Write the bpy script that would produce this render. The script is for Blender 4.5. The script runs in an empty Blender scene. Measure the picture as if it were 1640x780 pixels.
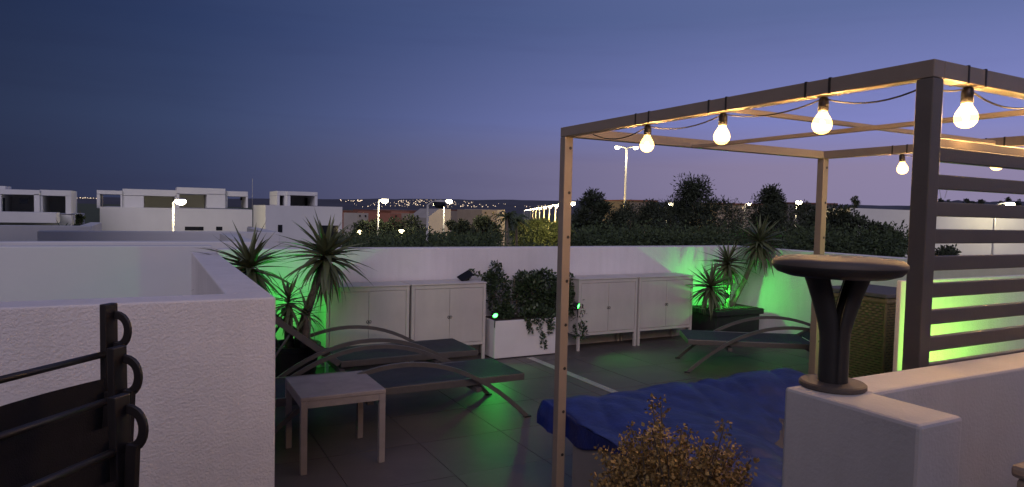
import bpy, bmesh, math, random
from mathutils import Matrix, Vector, noise
R=math.radians
random.seed(7)
sc=bpy.context.scene
col=sc.collection
# ------------------------------------------------------------------ camera
EYE=1.54; F=1076.76
yaw,pitch,roll=R(28.2018),R(-2.7354),R(1.28936)
fwd=Vector((math.sin(yaw)*math.cos(pitch),math.cos(yaw)*math.cos(pitch),math.sin(pitch)))
r0=Vector((math.cos(yaw),-math.sin(yaw),0));u0=r0.cross(fwd)
cr=r0*math.cos(roll)+u0*math.sin(roll);cu=-r0*math.sin(roll)+u0*math.cos(roll)
cam=bpy.data.cameras.new('camera');cam_o=bpy.data.objects.new('camera',cam);col.objects.link(cam_o);sc.camera=cam_o
m=Matrix((cr,cu,-fwd)).transposed().to_4x4();m.translation=Vector((0,0,EYE));cam_o.matrix_world=m
cam.sensor_width=36;cam.lens=F/1640*36;cam.clip_start=.05;cam.clip_end=20000
CP=Vector((0,0,EYE))
def ray(x,y): return cr*((x-820)/F)-cu*((y-390)/F)+fwd
def at(x,y,D): return CP+ray(x,y)*D                       # pixel at a depth
def on_z(x,y,z): d=ray(x,y);return CP+d*((z-EYE)/d.z)     # pixel on a level
def on_y(x,y,Y): d=ray(x,y);return CP+d*(Y/d.y)           # pixel on a wall plane
# ------------------------------------------------------------------ world: clear dusk sky, glow of the set sun to the right
SUN_AZ=90
W=bpy.data.worlds.new('World');sc.world=W;W.use_nodes=True
nt=W.node_tree;N=nt.nodes;Lk=nt.links
bg=N['Background']
def nd(t,**k):
    n=N.new(t)
    for a,b in k.items(): setattr(n,a,b)
    return n
def mth(op,a,b=None,clamp=False):
    n=nd('ShaderNodeMath',operation=op,use_clamp=clamp)
    for i,v in enumerate((a,b)):
        if v is None: continue
        if isinstance(v,(int,float)): n.inputs[i].default_value=v
        else: Lk.new(v,n.inputs[i])
    return n.outputs[0]
tc=nd('ShaderNodeTexCoord');sep=nd('ShaderNodeSeparateXYZ');Lk.new(tc.outputs['Generated'],sep.inputs[0])
ramp=nd('ShaderNodeValToRGB')
el=ramp.color_ramp.elements
stops=[(0,(.19,.165,.265)),(.07,(.20,.168,.275)),(.13,(.165,.178,.405)),(.27,(.086,.114,.255)),(.45,(.085,.11,.25)),(1,(.13,.15,.32))]
while len(el)<len(stops): el.new(.5)
for e,(p,c) in zip(el,stops): e.position=p;e.color=(*c,1)
Lk.new(mth('MAXIMUM',sep.outputs[2],0.0),ramp.inputs[0])
ramp2=nd('ShaderNodeValToRGB');el2=ramp2.color_ramp.elements
stops2=[(0,(.085,.10,.22)),(.11,(.09,.132,.30)),(.24,(.06,.10,.265)),(1,(.13,.15,.32))]
while len(el2)<len(stops2): el2.new(.5)
for e,(p,c) in zip(el2,stops2): e.position=p;e.color=(*c,1)
Lk.new(mth('MAXIMUM',sep.outputs[2],0.0),ramp2.inputs[0])
hl=mth('SQRT',mth('ADD',mth('MULTIPLY',sep.outputs[0],sep.outputs[0]),mth('MULTIPLY',sep.outputs[1],sep.outputs[1])))
dot=mth('ADD',mth('MULTIPLY',sep.outputs[0],math.sin(R(SUN_AZ))),mth('MULTIPLY',sep.outputs[1],math.cos(R(SUN_AZ))))
ca=mth('DIVIDE',dot,mth('MAXIMUM',hl,.001))
t_=mth('ADD',mth('MULTIPLY',ca,.5),.5)
fac=mth('ADD',mth('MULTIPLY',mth('SUBTRACT',1.0,mth('EXPONENT',mth('MULTIPLY',mth('POWER',t_,3.2),-2.2))),1.5),.09)
side=nd('ShaderNodeMix',data_type='RGBA');Lk.new(mth('MULTIPLY',mth('SUBTRACT',t_,.52),2.9,True),side.inputs[0]);Lk.new(ramp2.outputs[0],side.inputs[6]);Lk.new(ramp.outputs[0],side.inputs[7])
mx=nd('ShaderNodeMix',data_type='RGBA',blend_type='MULTIPLY');mx.inputs[0].default_value=1
Lk.new(side.outputs[2],mx.inputs[6]);Lk.new(fac,mx.inputs[7])
# faint streaky clouds low in the sky
mp=nd('ShaderNodeMapping');mp.inputs['Scale'].default_value=(2.2,2.2,26);Lk.new(tc.outputs['Generated'],mp.inputs[0])
nz=nd('ShaderNodeTexNoise');nz.inputs['Scale'].default_value=1.6;nz.inputs['Detail'].default_value=5;Lk.new(mp.outputs[0],nz.inputs[0])
cl=nd('ShaderNodeValToRGB');cl.color_ramp.elements[0].position=.52;cl.color_ramp.elements[1].position=.74
Lk.new(nz.outputs[0],cl.inputs[0])
mx2=nd('ShaderNodeMix',data_type='RGBA');Lk.new(mth('MULTIPLY',cl.outputs[0],.17),mx2.inputs[0]);Lk.new(mx.outputs[2],mx2.inputs[6])
cc=nd('ShaderNodeMix',data_type='RGBA',blend_type='MULTIPLY');cc.inputs[0].default_value=1;cc.inputs[7].default_value=(.72,.66,.72,1);Lk.new(mx.outputs[2],cc.inputs[6]);Lk.new(cc.outputs[2],mx2.inputs[7])
sk=nd('ShaderNodeTexSky',sky_type='NISHITA',sun_disc=False,sun_elevation=R(-4),sun_rotation=R(SUN_AZ),ozone_density=3)
ad=nd('ShaderNodeMix',data_type='RGBA',blend_type='ADD');ad.inputs[0].default_value=.03
Lk.new(mx2.outputs[2],ad.inputs[6]);Lk.new(sk.outputs[0],ad.inputs[7]);Lk.new(ad.outputs[2],bg.inputs[0])
bg.inputs[1].default_value=1.0
# added soft fill from behind left, standing in for light on the near walls
sl=bpy.data.lights.new('sun','SUN');sl.energy=1.22;sl.angle=R(40);sl.color=(.95,.83,1)
so=bpy.data.objects.new('sun',sl);col.objects.link(so)
az=R(214);e_=R(29)
so.rotation_euler=Vector((math.sin(az)*math.cos(e_),math.cos(az)*math.cos(e_),math.sin(e_))).to_track_quat('Z','Y').to_euler()
vs=sc.view_settings;vs.view_transform='Standard';vs.look='None';vs.gamma=1;vs.exposure=0;vs.use_curve_mapping=False
# ------------------------------------------------------------------ materials
M={}
def mat(name,c,rough=.6,var=.12,scale=6,bump=0,bscale=60,metal=0,island=0,c2=None,streak=0,spec=.5):
    mt=bpy.data.materials.new(name);mt.use_nodes=True;t=mt.node_tree;n=t.nodes;l=t.links;b=n['Principled BSDF']
    b.inputs['Roughness'].default_value=rough;b.inputs['Metallic'].default_value=metal;b.inputs['Specular IOR Level'].default_value=spec
    co=n.new('ShaderNodeTexCoord')
    z=n.new('ShaderNodeTexNoise');z.inputs['Scale'].default_value=scale;z.inputs['Detail'].default_value=6;z.inputs['Roughness'].default_value=.62;l.new(co.outputs['Object'],z.inputs[0])
    rp=n.new('ShaderNodeValToRGB');a=rp.color_ramp.elements
    d=c2 or tuple(v*(1-2*var) for v in c)
    a[0].position=.3;a[0].color=(*d,1);a[1].position=.7;a[1].color=(*c,1)
    if island:
        g=n.new('ShaderNodeNewGeometry');l.new(g.outputs['Random Per Island'],rp.inputs[0]);a[0].position=0;a[1].position=1
    else: l.new(z.outputs[0],rp.inputs[0])
    l.new(rp.outputs[0],b.inputs['Base Color'])
    if streak:
        mp_=n.new('ShaderNodeMapping');mp_.inputs['Scale'].default_value=(7,7,.7);l.new(co.outputs['Object'],mp_.inputs[0])
        zs=n.new('ShaderNodeTexNoise');zs.inputs['Scale'].default_value=1.5;zs.inputs['Detail'].default_value=7;zs.inputs['Roughness'].default_value=.7;l.new(mp_.outputs[0],zs.inputs[0])
        rs=n.new('ShaderNodeValToRGB');rs.color_ramp.elements[0].position=.36;rs.color_ramp.elements[0].color=(1-streak,1-streak,1-streak*1.1,1);rs.color_ramp.elements[1].position=.6
        l.new(zs.outputs[0],rs.inputs[0]);mu=n.new('ShaderNodeMix');mu.data_type='RGBA';mu.blend_type='MULTIPLY';mu.inputs[0].default_value=1
        l.new(rp.outputs[0],mu.inputs[6]);l.new(rs.outputs[0],mu.inputs[7]);l.new(mu.outputs[2],b.inputs['Base Color'])
    if bump:
        z2=n.new('ShaderNodeTexNoise');z2.inputs['Scale'].default_value=bscale;z2.inputs['Detail'].default_value=4;l.new(co.outputs['Object'],z2.inputs[0])
        bp=n.new('ShaderNodeBump');bp.inputs['Strength'].default_value=bump;bp.inputs['Distance'].default_value=.01;l.new(z2.outputs[0],bp.inputs['Height']);l.new(bp.outputs[0],b.inputs['Normal'])
    M[name]=mt;return mt
def emit(name,c,s):
    mt=bpy.data.materials.new(name);mt.use_nodes=True;b=mt.node_tree.nodes['Principled BSDF']
    b.inputs['Base Color'].default_value=(.8,.8,.8,1);b.inputs['Emission Color'].default_value=(*c,1);b.inputs['Emission Strength'].default_value=s
    M[name]=mt;return mt
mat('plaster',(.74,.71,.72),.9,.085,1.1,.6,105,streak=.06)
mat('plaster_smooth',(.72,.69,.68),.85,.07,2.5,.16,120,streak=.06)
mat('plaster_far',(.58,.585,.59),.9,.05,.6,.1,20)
mat('tile',(.12,.105,.097),.46,.17,2.2,.08,50,spec=.35)
mat('grout',(.115,.105,.10),.9)
mat('strip',(.42,.40,.37),.45,.1,8)
mat('cabinet',(.54,.50,.46),.5,.07,3,.03,40,streak=.045)
mat('taupe',(.135,.115,.10),.5,.08,9,.05,120)
mat('post_paint',(.26,.21,.17),.5,.06,9,.05,120)
mat('alu',(.14,.13,.125),.38,.1,10,metal=.35)
mat('sling',(.030,.031,.036),.7,.2,14,.3,400)
mat('table',(.30,.265,.25),.6,.14,9,.08,60)
mat('black',(.018,.018,.02),.5,.2,12,.1,60)
mat('chair_metal',(.022,.018,.018),.42,.12,14)
mat('chair_sling',(.012,.011,.016),.8,.2,20,.3,300)
mat('tarp',(.010,.026,.18),.5,.3,9,.35,40)
mat('bed_panel',(.22,.205,.20),.6,.08,5)
mat('yucca',(.13,.15,.07),.5,c2=(.05,.07,.032),island=1)
mat('bark',(.16,.13,.10),.9,.25,18,.8,40)
mat('ivy',(.045,.075,.03),.5,c2=(.018,.032,.014),island=1)
mat('dry',(.40,.28,.10),.7,c2=(.15,.09,.03),island=1)
mat('pine',(.040,.056,.027),.8,c2=(.013,.020,.010),island=1)
mat('shrub',(.055,.085,.030),.8,c2=(.017,.030,.012),island=1)
mat('lamp_body',(.038,.036,.035),.55,.12,9)
mat('lamp_top',(.12,.10,.085),.6,.12,9)
mat('wicker',(.17,.14,.07),.6,.2,30)
mat('cushion',(.10,.095,.10),.9,.1,20)
mat('planter',(.72,.69,.67),.6,.05,3)
mat('soil',(.05,.035,.025),1,.2,30,.6,60)
mat('galv',(.42,.42,.40),.5,.08,4)
mat('grass',(.055,.075,.03),1,.3,.12,.3,3)
mat('asphalt',(.05,.05,.052),.9,.1,.8)
mat('brick_red',(.27,.12,.085),.9,.1,.4)
mat('cream',(.27,.235,.20),.9,.1,.4)
mat('dim_house',(.15,.135,.13),.9,.1,.4)
mat('white_far',(.36,.345,.33),.9,.08,.4)
mat('roof_tile',(.17,.075,.055),.9,.2,1.2)
mat('dark_glass',(.015,.017,.022),.15,.1,2)
mat('hill',(.062,.064,.085),1,.22,.004)  # blue-grey tone puts the distance haze into the hill colour
mat('box',(.42,.34,.27),.6,.1,8)
mat('cable',(.03,.026,.022),.6)
mat('steel',(.45,.44,.43),.35,.05,8,metal=.7)
emit('filament',(1,.66,.26),60)
mt=bpy.data.materials.new('bulb_glow');mt.use_nodes=True;M['bulb_glow']=mt;n_=mt.node_tree.nodes;n_.remove(n_['Principled BSDF'])
e1=n_.new('ShaderNodeEmission');e1.inputs[0].default_value=(1,.60,.15,1);e1.inputs[1].default_value=2.5
e2=n_.new('ShaderNodeBsdfTransparent');e3=n_.new('ShaderNodeAddShader');mt.node_tree.links.new(e1.outputs[0],e3.inputs[0]);mt.node_tree.links.new(e2.outputs[0],e3.inputs[1]);mt.node_tree.links.new(e3.outputs[0],n_['Material Output'].inputs[0])
emit('led_green',(.05,1,.10),9)
emit('lamp_warm',(1,.86,.56),30)
emit('lamp_far',(1,.78,.40),22)
emit('town_glow',(1,.74,.46),2.4)
emit('window_lit',(1,.75,.38),1.3)
# ------------------------------------------------------------------ builders
def tag(o,label=None,cat=None,group=None,kind=None):
    if label:o['label']=label
    if cat:o['category']=cat
    if group:o['group']=group
    if kind:o['kind']=kind
    return o
def empty(name,loc,rz=0):
    o=bpy.data.objects.new(name,None);col.objects.link(o);o.location=loc;o.rotation_euler=(0,0,rz);o.empty_display_size=.1;return o
class MB:
    def __init__(s): s.v=[];s.f=[]
    def add(s,vs,fs):
        k=len(s.v);s.v+=[tuple(p) for p in vs];s.f+=[tuple(i+k for i in f) for f in fs];return s
    def box(s,x0,x1,y0,y1,z0,z1):
        return s.add([(x,y,z) for x in(x0,x1) for y in(y0,y1) for z in(z0,z1)],[(0,1,3,2),(4,6,7,5),(0,4,5,1),(2,3,7,6),(0,2,6,4),(1,5,7,3)])
    def bar(s,p,q,w,h,up=(0,0,1)):
        p=Vector(p);q=Vector(q);d=(q-p).normalized();up=Vector(up)
        if abs(d.dot(up))>.98: up=Vector((1,0,0))
        a=d.cross(up).normalized()*w/2;b=a.cross(d).normalized()*h/2
        return s.add([p-a-b,p+a-b,p+a+b,p-a+b,q-a-b,q+a-b,q+a+b,q-a+b],[(3,2,1,0),(4,5,6,7),(0,1,5,4),(1,2,6,5),(2,3,7,6),(3,0,4,7)])
    def sweep(s,pts,rad,seg=8,flat=None,close=True):
        # tube along points; rad a number or list; flat=(w,h,up) sweeps a rectangle instead
        pts=[Vector(p) for p in pts];n=len(pts);rings=[]
        for i,p in enumerate(pts):
            d=(pts[min(i+1,n-1)]-pts[max(i-1,0)]).normalized()
            if flat:
                w,h,up=flat;a=d.cross(Vector(up)).normalized();b=a.cross(d).normalized()
                ring=[p+a*(w/2*sx)+b*(h/2*sy) for sx,sy in((-1,-1),(1,-1),(1,1),(-1,1))]
            else:
                u=Vector((0,0,1)) if abs(d.z)<.9 else Vector((1,0,0))
                a=d.cross(u).normalized();b=a.cross(d).normalized();r=rad[i] if isinstance(rad,(list,tuple)) else rad
                ring=[p+a*(r*math.cos(2*math.pi*k/seg))+b*(r*math.sin(2*math.pi*k/seg)) for k in range(seg)]
            rings.append(ring)
        k=len(rings[0]);vs=[v for rg in rings for v in rg];fs=[]
        for i in range(n-1):
            for j in range(k):
                fs.append((i*k+j,i*k+(j+1)%k,(i+1)*k+(j+1)%k,(i+1)*k+j))
        fs.append(tuple(range(k-1,-1,-1)));fs.append(tuple((n-1)*k+j for j in range(k)))
        return s.add(vs,fs)
    def lathe(s,prof,seg=24,c=(0,0,0),sx=1,sy=1):
        vs=[];fs=[];k=len(prof)
        for j in range(seg):
            a=2*math.pi*j/seg
            for r,z in prof: vs.append((c[0]+r*math.cos(a)*sx,c[1]+r*math.sin(a)*sy,c[2]+z))
        for j in range(seg):
            for i in range(k-1): fs.append((j*k+i,((j+1)%seg)*k+i,((j+1)%seg)*k+i+1,j*k+i+1))
        return s.add(vs,fs)
    def mesh(s,name):
        me=bpy.data.meshes.new(name);me.from_pydata(s.v,[],s.f);me.update();return me
    def build(s,name,m,parent=None,smooth=False,bevel=0):
        me=s.mesh(name);me.materials.append(M[m])
        o=bpy.data.objects.new(name,me);col.objects.link(o);o.parent=parent
        if smooth:
            for p in me.polygons:p.use_smooth=True
        if bevel:
            b=o.modifiers.new('bevel','BEVEL');b.width=bevel;b.segments=2;b.limit_method='ANGLE'
        return o
def copy_tree(o,parent=None):
    c=o.copy();col.objects.link(c);c.parent=parent
    for ch in list(o.children): copy_tree(ch,c)
    return c
def light(name,loc,energy,color,radius,parent=None,spot=None,target=None,blend=1.0):
    l=bpy.data.lights.new(name,'SPOT' if spot else 'POINT');l.energy=energy;l.color=color;l.shadow_soft_size=radius
    if spot:l.spot_size=R(spot);l.spot_blend=blend
    o=bpy.data.objects.new(name,l);col.objects.link(o);o.location=loc;o.parent=parent
    if target is not None:o.rotation_euler=(Vector(target)-Vector(loc)).to_track_quat('-Z','Y').to_euler()
    return o
# ================================================================== SETTING
GZ=-6.5
g=MB().add([(-9000,-300,GZ),(9000,-300,GZ),(9000,12000,GZ),(-9000,12000,GZ)],[(0,1,2,3)]).build('ground','grass');tag(g,kind='structure')
# street with the row of lamps
ra=at(915,380,62);rb=at(837,342,420);ra.z=rb.z=GZ+.02
rd=(rb-ra).normalized();rn=Vector((-rd.y,rd.x,0))
A0=ra-rd*25-rn*11;B0=rb+rd*80-rn*11
g=MB().add([A0-rn*4,A0+rn*9,B0+rn*9,B0-rn*4],[(0,3,2,1)]).build('road','asphalt');g.location.z=.004;tag(g,kind='structure')
# far hills
def ridge(name,pts,D,depth,rough,seed,label=None):
    vs=[];fs=[];n=160;rows=7
    for i in range(n+1):
        t=i/n;px=pts[0][0]+(pts[-1][0]-pts[0][0])*t
        for (xa,ya),(xb,yb) in zip(pts,pts[1:]):
            if xa<=px<=xb: py=ya+(yb-ya)*(px-xa)/(xb-xa);break
        top=at(px,py,D);h=top.z-GZ+rough*(noise.noise(Vector((t*38,seed,0)))+.6*noise.noise(Vector((t*110,seed,3))))
        dv=Vector((top.x,top.y,0)).normalized()
        for j in range(rows):
            s=j/(rows-1);q=Vector((top.x,top.y,0))-dv*depth*(1-s)
            vs.append((q.x,q.y,GZ-2+(h+2)*(s**.8)+rough*.5*noise.noise(Vector((t*60,j*1.7,seed)))*s))
        b=Vector((top.x,top.y,0))+dv*depth;vs.append((b.x,b.y,GZ-2))
    k=rows+1
    for i in range(n):
        for j in range(rows): fs.append((i*k+j,(i+1)*k+j,(i+1)*k+j+1,i*k+j+1))
    o=MB().add(vs,fs).build(name,'hill',smooth=True);tag(o,kind='structure');return o
ridge('hills',[(-300,312),(0,314),(160,316),(400,318),(540,319),(650,318),(760,320),(900,321),(1100,324),(1500,330),(2000,340)],4200,1500,5,1)
ridge('hillside',[(1380,345),(1450,333),(1500,321),(1600,323),(1700,322),(2000,330)],520,140,.9,5)
# ================================================================== TERRACE
fl=MB().box(-2.6,7.05,-1.6,7.2,-.3,-.012).build('terrace_floor','grout');tag(fl,kind='structure')
T=.6;tm=MB().box(.0025,T-.0025,.0025,T-.0025,-.0119,0).mesh('tile');tm.materials.append(M['tile'])
i=0
for a in range(16):
    for b in range(13):
        o=bpy.data.objects.new('tile',tm);col.objects.link(o);o.parent=fl
        o.location=(-2.65+a*T,-1.28+b*T,random.uniform(-.0008,.0008))
        i+=1
MB().box(3.475,3.50,1.3,6.1,.0012,.006).box(3.525,3.55,1.3,6.1,.0012,.006).box(3.50,3.525,1.3,6.1,.001,.003).build('drain_strip','strip',fl)
def wall(name,boxes,label,mt='plaster',bev=.008):
    b=MB()
    for q in boxes:b.box(*q)
    o=b.build(name,mt,bevel=bev);tag(o,label,'wall');return o
WH=1.14
wall('parapet_wall',[(.52,7.13,6.56,6.76,-.3,WH),(6.93,7.13,-1.5,6.558,-.3,WH-.001)],'long white parapet closing the far side of the terrace behind the cabinets')
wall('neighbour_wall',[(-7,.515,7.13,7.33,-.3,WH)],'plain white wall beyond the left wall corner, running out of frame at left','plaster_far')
wall('corner_wall',[(-2.6,.48,3.08,3.27,-.02,WH),(.29,.4795,3.272,6.2,-.02,WH-.001)],'textured white wall with a corner at left, behind the folded chairs')
wall('low_wall',[(1.32,1.47,.76,1.08,-.02,WH),(1.472,3.9,.96,1.08,-.02,WH-.001)],'white wall at lower right with the round lamp standing on it','plaster_smooth')
wall('added_shade_wall',[(-6.5,6.9,-1.85,-1.65,-.02,3.1)],'added unseen white wall behind the terrace, shading its near side')  # out of view, added to keep the near walls in shade
wall('screen_wall',[(4.36,6.9,2.68,2.715,-.02,WH)],'white wall lit green behind the slats of the pergola')
wall('added_shade_block',[(-6,-1.75,7.6,9.9,-1,3.5)],'added unseen white block just left of the view, shading the neighbouring parapets','plaster_far')  # out of view, added to throw shade on the parapets at left
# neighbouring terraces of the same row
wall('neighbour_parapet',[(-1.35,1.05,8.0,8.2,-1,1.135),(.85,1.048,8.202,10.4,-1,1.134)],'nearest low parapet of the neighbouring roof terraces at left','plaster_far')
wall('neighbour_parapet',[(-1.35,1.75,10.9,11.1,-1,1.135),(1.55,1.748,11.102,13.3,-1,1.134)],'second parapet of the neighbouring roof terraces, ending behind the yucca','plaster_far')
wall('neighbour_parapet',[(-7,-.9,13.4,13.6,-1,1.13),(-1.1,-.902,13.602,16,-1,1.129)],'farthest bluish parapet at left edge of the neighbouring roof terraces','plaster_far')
# ------------------------------------------------------------------ pergola
PX0,PX1,PY0,PY1,PT=1.94,3.99,1.14,3.03,1.99;S=.05;h=S/2
pg=empty('pergola',(PX0,PY0,0));tag(pg,'brown metal pergola frame with a slatted side over the blue cover','pergola')
inv=Matrix.Translation((-PX0,-PY0,0))
def pbar(name,b,mt='post_paint',bev=.003,parent=pg):
    o=b.build(name,mt,parent,bevel=bev);o.matrix_parent_inverse=inv;return o
for x,y,hole in((PX0,PY0,0),(PX0,PY1,1),(PX1,PY1,1),(PX1,PY0,0)):
    p=pbar('post',MB().box(x-h,x+h,y-h,y+h,0,PT-S-.001),'post_paint' if hole else 'taupe')
    if hole:
        for k in range(8):
            z=1.88-k*.235
            o=MB().lathe([(0,0),(.0085,0),(.0085,.001),(0,.0012)],12).build('bolt_hole','black',p)
            o.location=(x+.008,y-h-.0002,z);o.rotation_euler=(R(90),0,0)
for q in((PX0-h,PX0+h,PY0-h,PY1+h),(PX1-h,PX1+h,PY0-h,PY1+h)):
    pbar('top_beam',MB().box(*q,PT-S,PT))
for q in((PX0+h+.001,PX1-h-.001,PY0-h,PY0+h),(PX0+h+.001,PX1-h-.001,PY1-h,PY1+h)):
    pbar('top_beam',MB().box(*q,PT-S,PT))
xm,ym=(PX0+PX1)/2-.16,1.975
pbar('roof_rod',MB().bar((PX0+h,ym,PT-.025),(PX1-h,ym,PT-.025),.02,.02))
pbar('roof_rod',MB().bar((xm,PY0+h,PT-.047),(xm,PY1-h,PT-.047),.02,.02))
for z1 in[1.752-.0785*k for k in range(17)]:
    pbar('slat',MB().box(PX0+h+.001,PX1-h-.001,PY0-.012,PY0+.010,z1-.042,z1),'taupe')
pbar('slat_rail',MB().box(PX0+h+.001,PX1-h-.001,PY0+.0105,PY0+.024,1.754,1.782),'post_paint')
# ------------------------------------------------------------------ string lights
st=empty('string_lights',(PX0,PY0,PT));tag(st,'string of glowing warm bulbs hung round the pergola top','string lights')
inv=Matrix.Translation((-PX0,-PY0,-PT))
def sbar(name,b,mt,parent=st,**k):
    o=b.build(name,mt,parent,**k);o.matrix_parent_inverse=inv if parent is st else Matrix.Identity(4);return o
spots=[(PX0+.01,2.80,0,0),(PX0+.01,2.38,1,0),(PX0+.01,1.93,1,0),(PX0+.01,1.488,1,0),(2.13,PY0,1,1),(2.57,PY0,1,1),(3.01,PY0,1,1),(3.45,PY0,1,1),(PX1,1.53,1,0),(PX1,1.97,1,0),(PX1,2.49,1,0)]
skm=MB().lathe([(0,0),(.010,0),(.015,-.006),(.0165,-.02),(.0165,-.046),(.0,-.046)],16).mesh('socket');skm.materials.append(M['chair_metal'])
bpf=[(0,-.044),(.0135,-.046),(.0155,-.054),(.022,-.064),(.0285,-.076),(.0318,-.089),(.0295,-.103),(.021,-.115),(.010,-.1205),(0,-.1215)]
blm=MB().lathe(bpf,18).mesh('bulb');blm.materials.append(M['bulb_glow'])
flm=MB().lathe([(0,-.074),(.006,-.078),(.009,-.088),(.006,-.098),(0,-.102)],10).mesh('filament');flm.materials.append(M['filament'])
for me in(skm,blm):
    for p in me.polygons:p.use_smooth=True
cab=[]
for i,(x,y,on,ax) in enumerate(spots):
    cab.append(Vector((x,y,PT-S-.006)))
    if not on: continue
    s_=bpy.data.objects.new('socket',skm);col.objects.link(s_);s_.parent=st;s_.matrix_parent_inverse=inv;s_.location=(x,y,PT-S-.002);s_.rotation_euler=(random.uniform(-.07,.07),random.uniform(-.07,.07),0)
    b_=bpy.data.objects.new('bulb',blm);col.objects.link(b_);b_.parent=s_
    f_=bpy.data.objects.new('filament',flm);col.objects.link(f_);f_.parent=b_
    light('bulb_light',(0,0,-.088),11.0,(1,.55,.19),.014,s_)
    for d in(-.045,.045):
        e=.0015;b=MB()
        if ax:b.box(x+d-.004,x+d+.004,PY0-h-e,PY0+h+e,PT-S-e,PT+e)
        else:
            X=PX0 if x<3 else PX1;b.box(X-h-e,X+h+e,y+d-.004,y+d+.004,PT-S-e,PT+e)
        sbar('strap',b,'cable')
pts=[]
for i,(p,q) in enumerate(zip(cab,cab[1:])):
    if (p-q).length>1.0: mid=[Vector((PX1-.03,PY0+.03,PT-S-.012))] if q.x>3.9 else []
    seq=[p]+([Vector((PX0+.03,PY0+.03,PT-S-.012))] if i==3 else [Vector((PX1-.03,PY0+.03,PT-S-.012))] if i==7 else [])+[q]
    for a,b in zip(seq,seq[1:]):
        sag=.028*(.6+.8*random.random())*min(1,(b-a).length/.4)
        for k in range(9):
            t=k/9;v=a.lerp(b,t);v.z-=sag*4*t*(1-t);pts.append(v)
pts.append(cab[-1])
sbar('cable',MB().sweep(pts,.0028,6),'cable')
# ------------------------------------------------------------------ cabinets
def cabinet(x0,w,label):
    y0,d,H,lg=6.18,.35,.81,.17;t=.02
    o=empty('cabinet',(x0,y0,0));tag(o,label,'cabinet','pairs of metal cabinets along the parapet')
    MB().box(.004,w-.004,.012,d-.004,lg+.004,H-.014).build('body','cabinet',o)
    MB().box(-.006,w+.006,-.008,d+.006,H-.0135,H).build('top','cabinet',o,bevel=.003)
    for sx in(0,w-.03):
        for sy in(0,d-.03): MB().box(sx,sx+.03,sy,sy+.03,0,H-.0145).build('leg','cabinet',o,bevel=.002)
    MB().box(.031,w-.031,.001,.0115,lg,lg+.03).build('bottom_rail','cabinet',o)
    MB().box(.031,w-.031,.001,.0115,H-.05,H-.015).build('top_rail','cabinet',o)
    for k in(0,1):
        a=.034+k*(w/2-.0325)
        dr=MB().box(a,a+w/2-.0375,.002,.0115,lg+.035,H-.055).build('door','cabinet',o,bevel=.002)
        hx=w/2+(-.012 if k==0 else .012)
        MB().sweep([(hx+.011*math.cos(q*math.pi/5),-.004,.47+.013*math.sin(q*math.pi/5)) for q in range(11)],.0026,6).build('handle','chair_metal',dr,smooth=True)
cabinet(1.40,.80,'beige metal cabinet beside the left yucca, leftmost of four')
cabinet(2.225,.80,'beige metal cabinet left of the white planter, with a small solar panel on top')
cabinet(4.17,.82,'beige metal cabinet just right of the planter and pergola post')
cabinet(5.015,.83,'beige metal cabinet next to the black pot, rightmost of four')
sp=empty('solar_panel',(2.87,6.36,.81));tag(sp,'small black solar panel tilted on top of the cabinet beside the planter','solar panel')
MB().box(-.02,.02,-.015,.015,0,.03).build('foot','black',sp)
o=MB().box(-.075,.075,-.05,.05,0,.012).build('panel','dark_glass',sp,bevel=.002);o.location=(0,0,.045);o.rotation_euler=(R(28),R(-28),0)
# ------------------------------------------------------------------ plants
def leaves(b,c,rad,n,size,asp=.55,shell=.45):
    for k in range(n):
        d=Vector((random.gauss(0,1),random.gauss(0,1),random.gauss(0,1))).normalized()
        rr=shell+(1-shell)*random.random()
        p=Vector((c[0]+d.x*rad[0]*rr,c[1]+d.y*rad[1]*rr,c[2]+d.z*rad[2]*rr))
        a=(d+Vector((random.uniform(-.9,.9),random.uniform(-.9,.9),random.uniform(-.6,.9)))).normalized()
        s=a.cross(Vector((random.uniform(-1,1),random.uniform(-1,1),random.uniform(-1,1)))).normalized()
        L=size*random.uniform(.6,1.35)
        b.add([p,p+a*L*.45+s*L*asp*.5,p+a*L,p+a*L*.45-s*L*asp*.5],[(0,1,2,3)])
def blade(L,w,droop):
    b=MB();n=5;vs=[];fs=[]
    for i in range(n+1):
        t=i/n;x=L*t*(1-.15*droop*t);z=-droop*L*t*t*.5
        ww=w*(.55+.9*t if t<.35 else (1-t)/.65*.87+.02)
        vs+=[(x,-ww/2,z+ww*.16),(x,0,z),(x,ww/2,z+ww*.16)]
    for i in range(n):
        a=i*3;fs+=[(a,a+3,a+4,a+1),(a+1,a+4,a+5,a+2)]
    me=b.add(vs,fs).mesh('leaf');me.materials.append(M['yucca']);return me
blades=[blade(1,.125,d) for d in(.05,.25,.5,.8,1.2)]
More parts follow.
